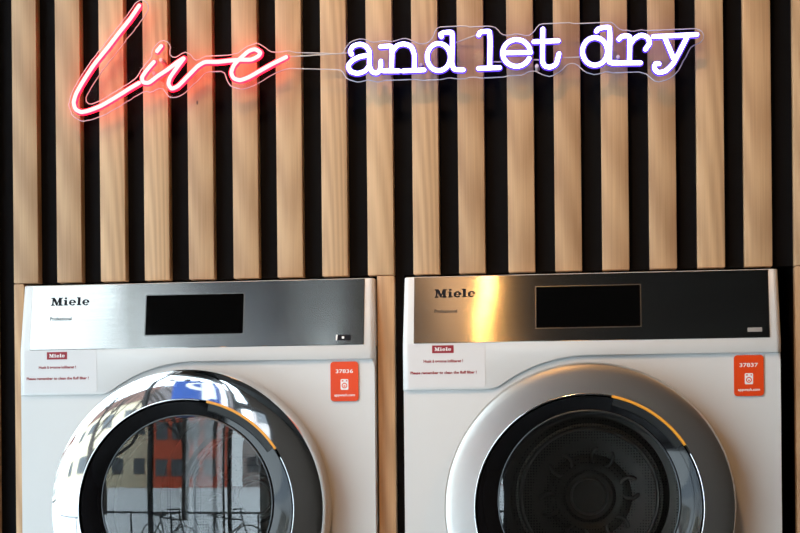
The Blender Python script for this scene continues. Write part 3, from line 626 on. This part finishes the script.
def tree(x, y, h, label, seed):
    rnd = random.Random(seed)
    root = empty('bare_tree', (x, y, .08), label=label, cat='tree', group='bare trees across the street')
    bm = bmesh.new(); tube(bm, [(0, 0, 0), (.05, 0, h*.35), (0, .05, h*.7), (.05, 0, h)], .13, 8); obj('trunk', bm, BARK, root, smooth=60)
    for k in range(12):
        z = h*(.3+.055*k); a = rnd.random()*6.28; l = h*.35*(1-.05*k)
        bm = bmesh.new(); p = Vector((0, 0, z)); q = p+Vector((math.cos(a)*l*.5, math.sin(a)*l*.5, l*.4)); e = p+Vector((math.cos(a+.3)*l, math.sin(a+.3)*l, l))
        tube(bm, [p, q, e], .045, 6); tube(bm, [q, q+Vector((math.cos(a-.7)*l*.4, math.sin(a-.7)*l*.4, l*.5))], .03, 5)
        obj('branch', bm, BARK, root, smooth=60)
tree(-4.6, -15.5, 5.5, 'bare tree across the street, right of the red house in the reflection', 1)
tree(-8.3, -16.5, 6.5, 'bare tree across the street, before the red house in the reflection', 2)
DARKM = mat('painted_steel_dark', (.02, .022, .025), .4)
def bicycle(x, y, rz, label):
    root = empty('bicycle', (x, y, -.1), label=label, cat='bicycle', group='bicycles parked outside the window'); root.rotation_euler = (0, 0, rz)
    for s in (-.52, .52):
        bm = bmesh.new(); tube(bm, [(s+.33*math.cos(2*PI*k/28), 0, .345+.33*math.sin(2*PI*k/28)) for k in range(28)], .014, 6, closed=True)
        for k in range(8): tube(bm, [(s, 0, .345), (s+.32*math.cos(2*PI*k/8), 0, .345+.32*math.sin(2*PI*k/8))], .002, 4)
        obj('wheel', bm, DARKM, root, smooth=60)
    bm = bmesh.new()
    for a, b in (((-.52, .345), (-.08, .33)), ((-.08, .33), (-.22, .82)), ((-.22, .82), (.36, .78)), ((-.08, .33), (.38, .70)), ((-.52, .345), (-.20, .75)), ((.52, .345), (.35, .92))):
        tube(bm, [(a[0], 0, a[1]), (b[0], 0, b[1])], .016, 8)
    obj('frame', bm, DARKM, root, smooth=60)
    bm = bmesh.new(); tube(bm, [(.30, -.28, 1.0), (.36, -.1, 1.0), (.36, .1, 1.0), (.30, .28, 1.0)], .014, 8); tube(bm, [(.35, 0, .9), (.36, 0, 1.0)], .014, 8); obj('handlebar', bm, DARKM, root, smooth=60)
    bm = bmesh.new(); box(bm, -.36, -.10, -.07, .07, .84, .89); tube(bm, [(-.22, 0, .8), (-.23, 0, .86)], .014, 8); obj('saddle', bm, DARKM, root, bevel=.02)
bicycle(-3.1, -8.6, .5, 'dark bicycle parked on the packed snow outside, left one in the reflection')
bicycle(-1.9, -8.7, .2, 'dark bicycle parked on the packed snow outside, right one in the reflection')
# low post-and-rail fence by the pavement
rt = empty('street_railing', (-2.5, -10.5, -.1), label='dark low railing along the pavement outside', cat='railing')
for k in range(9):
    bm = bmesh.new(); tube(bm, [(-4.4+1.1*k, 0, 0), (-4.4+1.1*k, 0, .8)], .025, 8); obj('railing_post', bm, DARKM, rt, smooth=60)
bm = bmesh.new(); tube(bm, [(-4.6, 0, .8), (4.6, 0, .8)], .025, 8); obj('railing_bar', bm, DARKM, rt, smooth=60)
# blue parking sign on its pole
ps = empty('parking_sign', (-2.75, -9.6, -.1), label='blue parking sign with a white P on a steel pole, in the chrome ring', cat='sign')
bm = bmesh.new(); tube(bm, [(0, -.04, 0), (0, -.04, 4.0)], .035, 12); obj('pole', bm, mat('galvanised', (.35, .36, .37), .4, 1.), ps, smooth=60)
bm = bmesh.new(); prism(bm, rrect(-.5, .5, 2.95, 4.0, .08), 0, .02, xz); obj('sign_plate', bm, mat('sign_blue', (.004, .06, .30), .5), ps)
# seen from the shop its left is +x, so the stem stands on the +x side
bm = bmesh.new()
box(bm, .12, .26, .021, .026, 3.10, 3.86)
O = [(.14-.36*math.sin(a), 3.62+.24*math.cos(a)) for a in [PI*k/12 for k in range(13)]]; I = [(.14-.21*math.sin(a), 3.62+.12*math.cos(a)) for a in [PI*k/12 for k in range(13)]]
for k in range(12): bm.faces.new([bm.verts.new((p[0], .026, p[1])) for p in (O[k], O[k+1], I[k+1], I[k])])
obj('sign_letter', bm, WHITEINK, ps)
# warm pendant lamp in the room, mirrored as the streak in the right steel panel
pl = empty('pendant_lamp', (PX, PY, CEIL), label='small warm pendant lamp mirrored in the right dryer’s steel panel', cat='lamp')
bm = bmesh.new(); tube(bm, [(0, 0, 0), (0, 0, PZ-CEIL+.10)], .004, 8); obj('cord', bm, DARKM, pl)
bm = bmesh.new(); lathe(bm, [(.0, .11), (.018, .11), (.022, .05), (.018, .045), (.0, .05)], 20); o = obj('lamp_socket', bm, DARKM, pl, smooth=40); o.rotation_euler = (PI/2, 0, 0); o.location = (0, 0, PZ-CEIL)
bm = bmesh.new(); bmesh.ops.create_uvsphere(bm, u_segments=24, v_segments=16, radius=.020); o = obj('lamp_bulb', bm, emis('warm_bulb', (1., .48, .12), BULB), pl, smooth=180); o.location = (0, 0, PZ-CEIL)

# ------------------------------------------------------------------ light
world = bpy.data.worlds.new('overcast_sky'); S.world = world; world.use_nodes = True
bg = world.node_tree.nodes['Background']; bg.inputs['Color'].default_value = (.77, .91, 1., 1); bg.inputs['Strength'].default_value = SKY
def portal(x, y, z, sx, sz, rz):
    l = bpy.data.lights.new('window_portal', 'AREA'); l.shape = 'RECTANGLE'; l.size = sx; l.size_y = sz; l.cycles.is_portal = True
    o = bpy.data.objects.new('window_portal', l); COL.objects.link(o); o.location = (x, y, z); o.rotation_euler = (PI/2, 0, rz)
portal((TX1+DX1)/2, YF-.25, DH/2, DX1-TX1, DH, PI)
portal(XL-.25, (MY+LY1)/2, WT/2+.06, LY1-MY, WT-.12, PI/2)
portal(XL-.25, (YF+MY)/2, LH/2+.06, MY-YF, LH-.12, PI/2)
def spot(x, y, z, tx, ty, tz, power, angle, blend, color, size=.03):
    l = bpy.data.lights.new('warm_spot', 'SPOT'); l.energy = power; l.spot_size = math.radians(angle); l.spot_blend = blend; l.color = color; l.shadow_soft_size = size
    o = bpy.data.objects.new('warm_spot', l); COL.objects.link(o); o.location = (x, y, z)
    o.rotation_euler = (Vector((tx, ty, tz))-Vector((x, y, z))).to_track_quat('-Z', 'Y').to_euler()
WARM = (1., .57, .29)
spot(-.16, -1.5, 3.8, -.04, 0, 2.1, 150, 43, 1., WARM, .10)
spot(1.4, -1.7, 3.3, .30, 0, 1.35, 32, 36, 1., WARM, .06)  # added warm fill for the right dryer, no fixture of its own

# ------------------------------------------------------------------ camera
cam = bpy.data.cameras.new('camera'); co = bpy.data.objects.new('camera', cam); COL.objects.link(co); S.camera = co
cam.sensor_width = 36; cam.lens = 1500/800*36; cam.shift_y = 176.5656/800
yaw, roll = .1215, .0094
r = Vector((math.cos(yaw), math.sin(yaw), 0)); f = Vector((-math.sin(yaw), math.cos(yaw), 0)); u = Vector((0, 0, 1))
X = math.cos(roll)*r - math.sin(roll)*u; Y = math.sin(roll)*r + math.cos(roll)*u
M = Matrix((X, Y, -f)).transposed().to_4x4(); M.translation = Vector((.2491, -2.4392, .1040+ZR)); co.matrix_world = M
cam.clip_start = .05
S.view_settings.view_transform = 'Standard'; S.view_settings.look = 'None'; S.view_settings.gamma = 1
S.view_settings.exposure = EXPOSURE
S.cycles.use_denoising = True
S.cycles.caustics_reflective = False
S.cycles.max_bounces = 10; S.cycles.transparent_max_bounces = 12; S.cycles.sample_clamp_indirect = 6
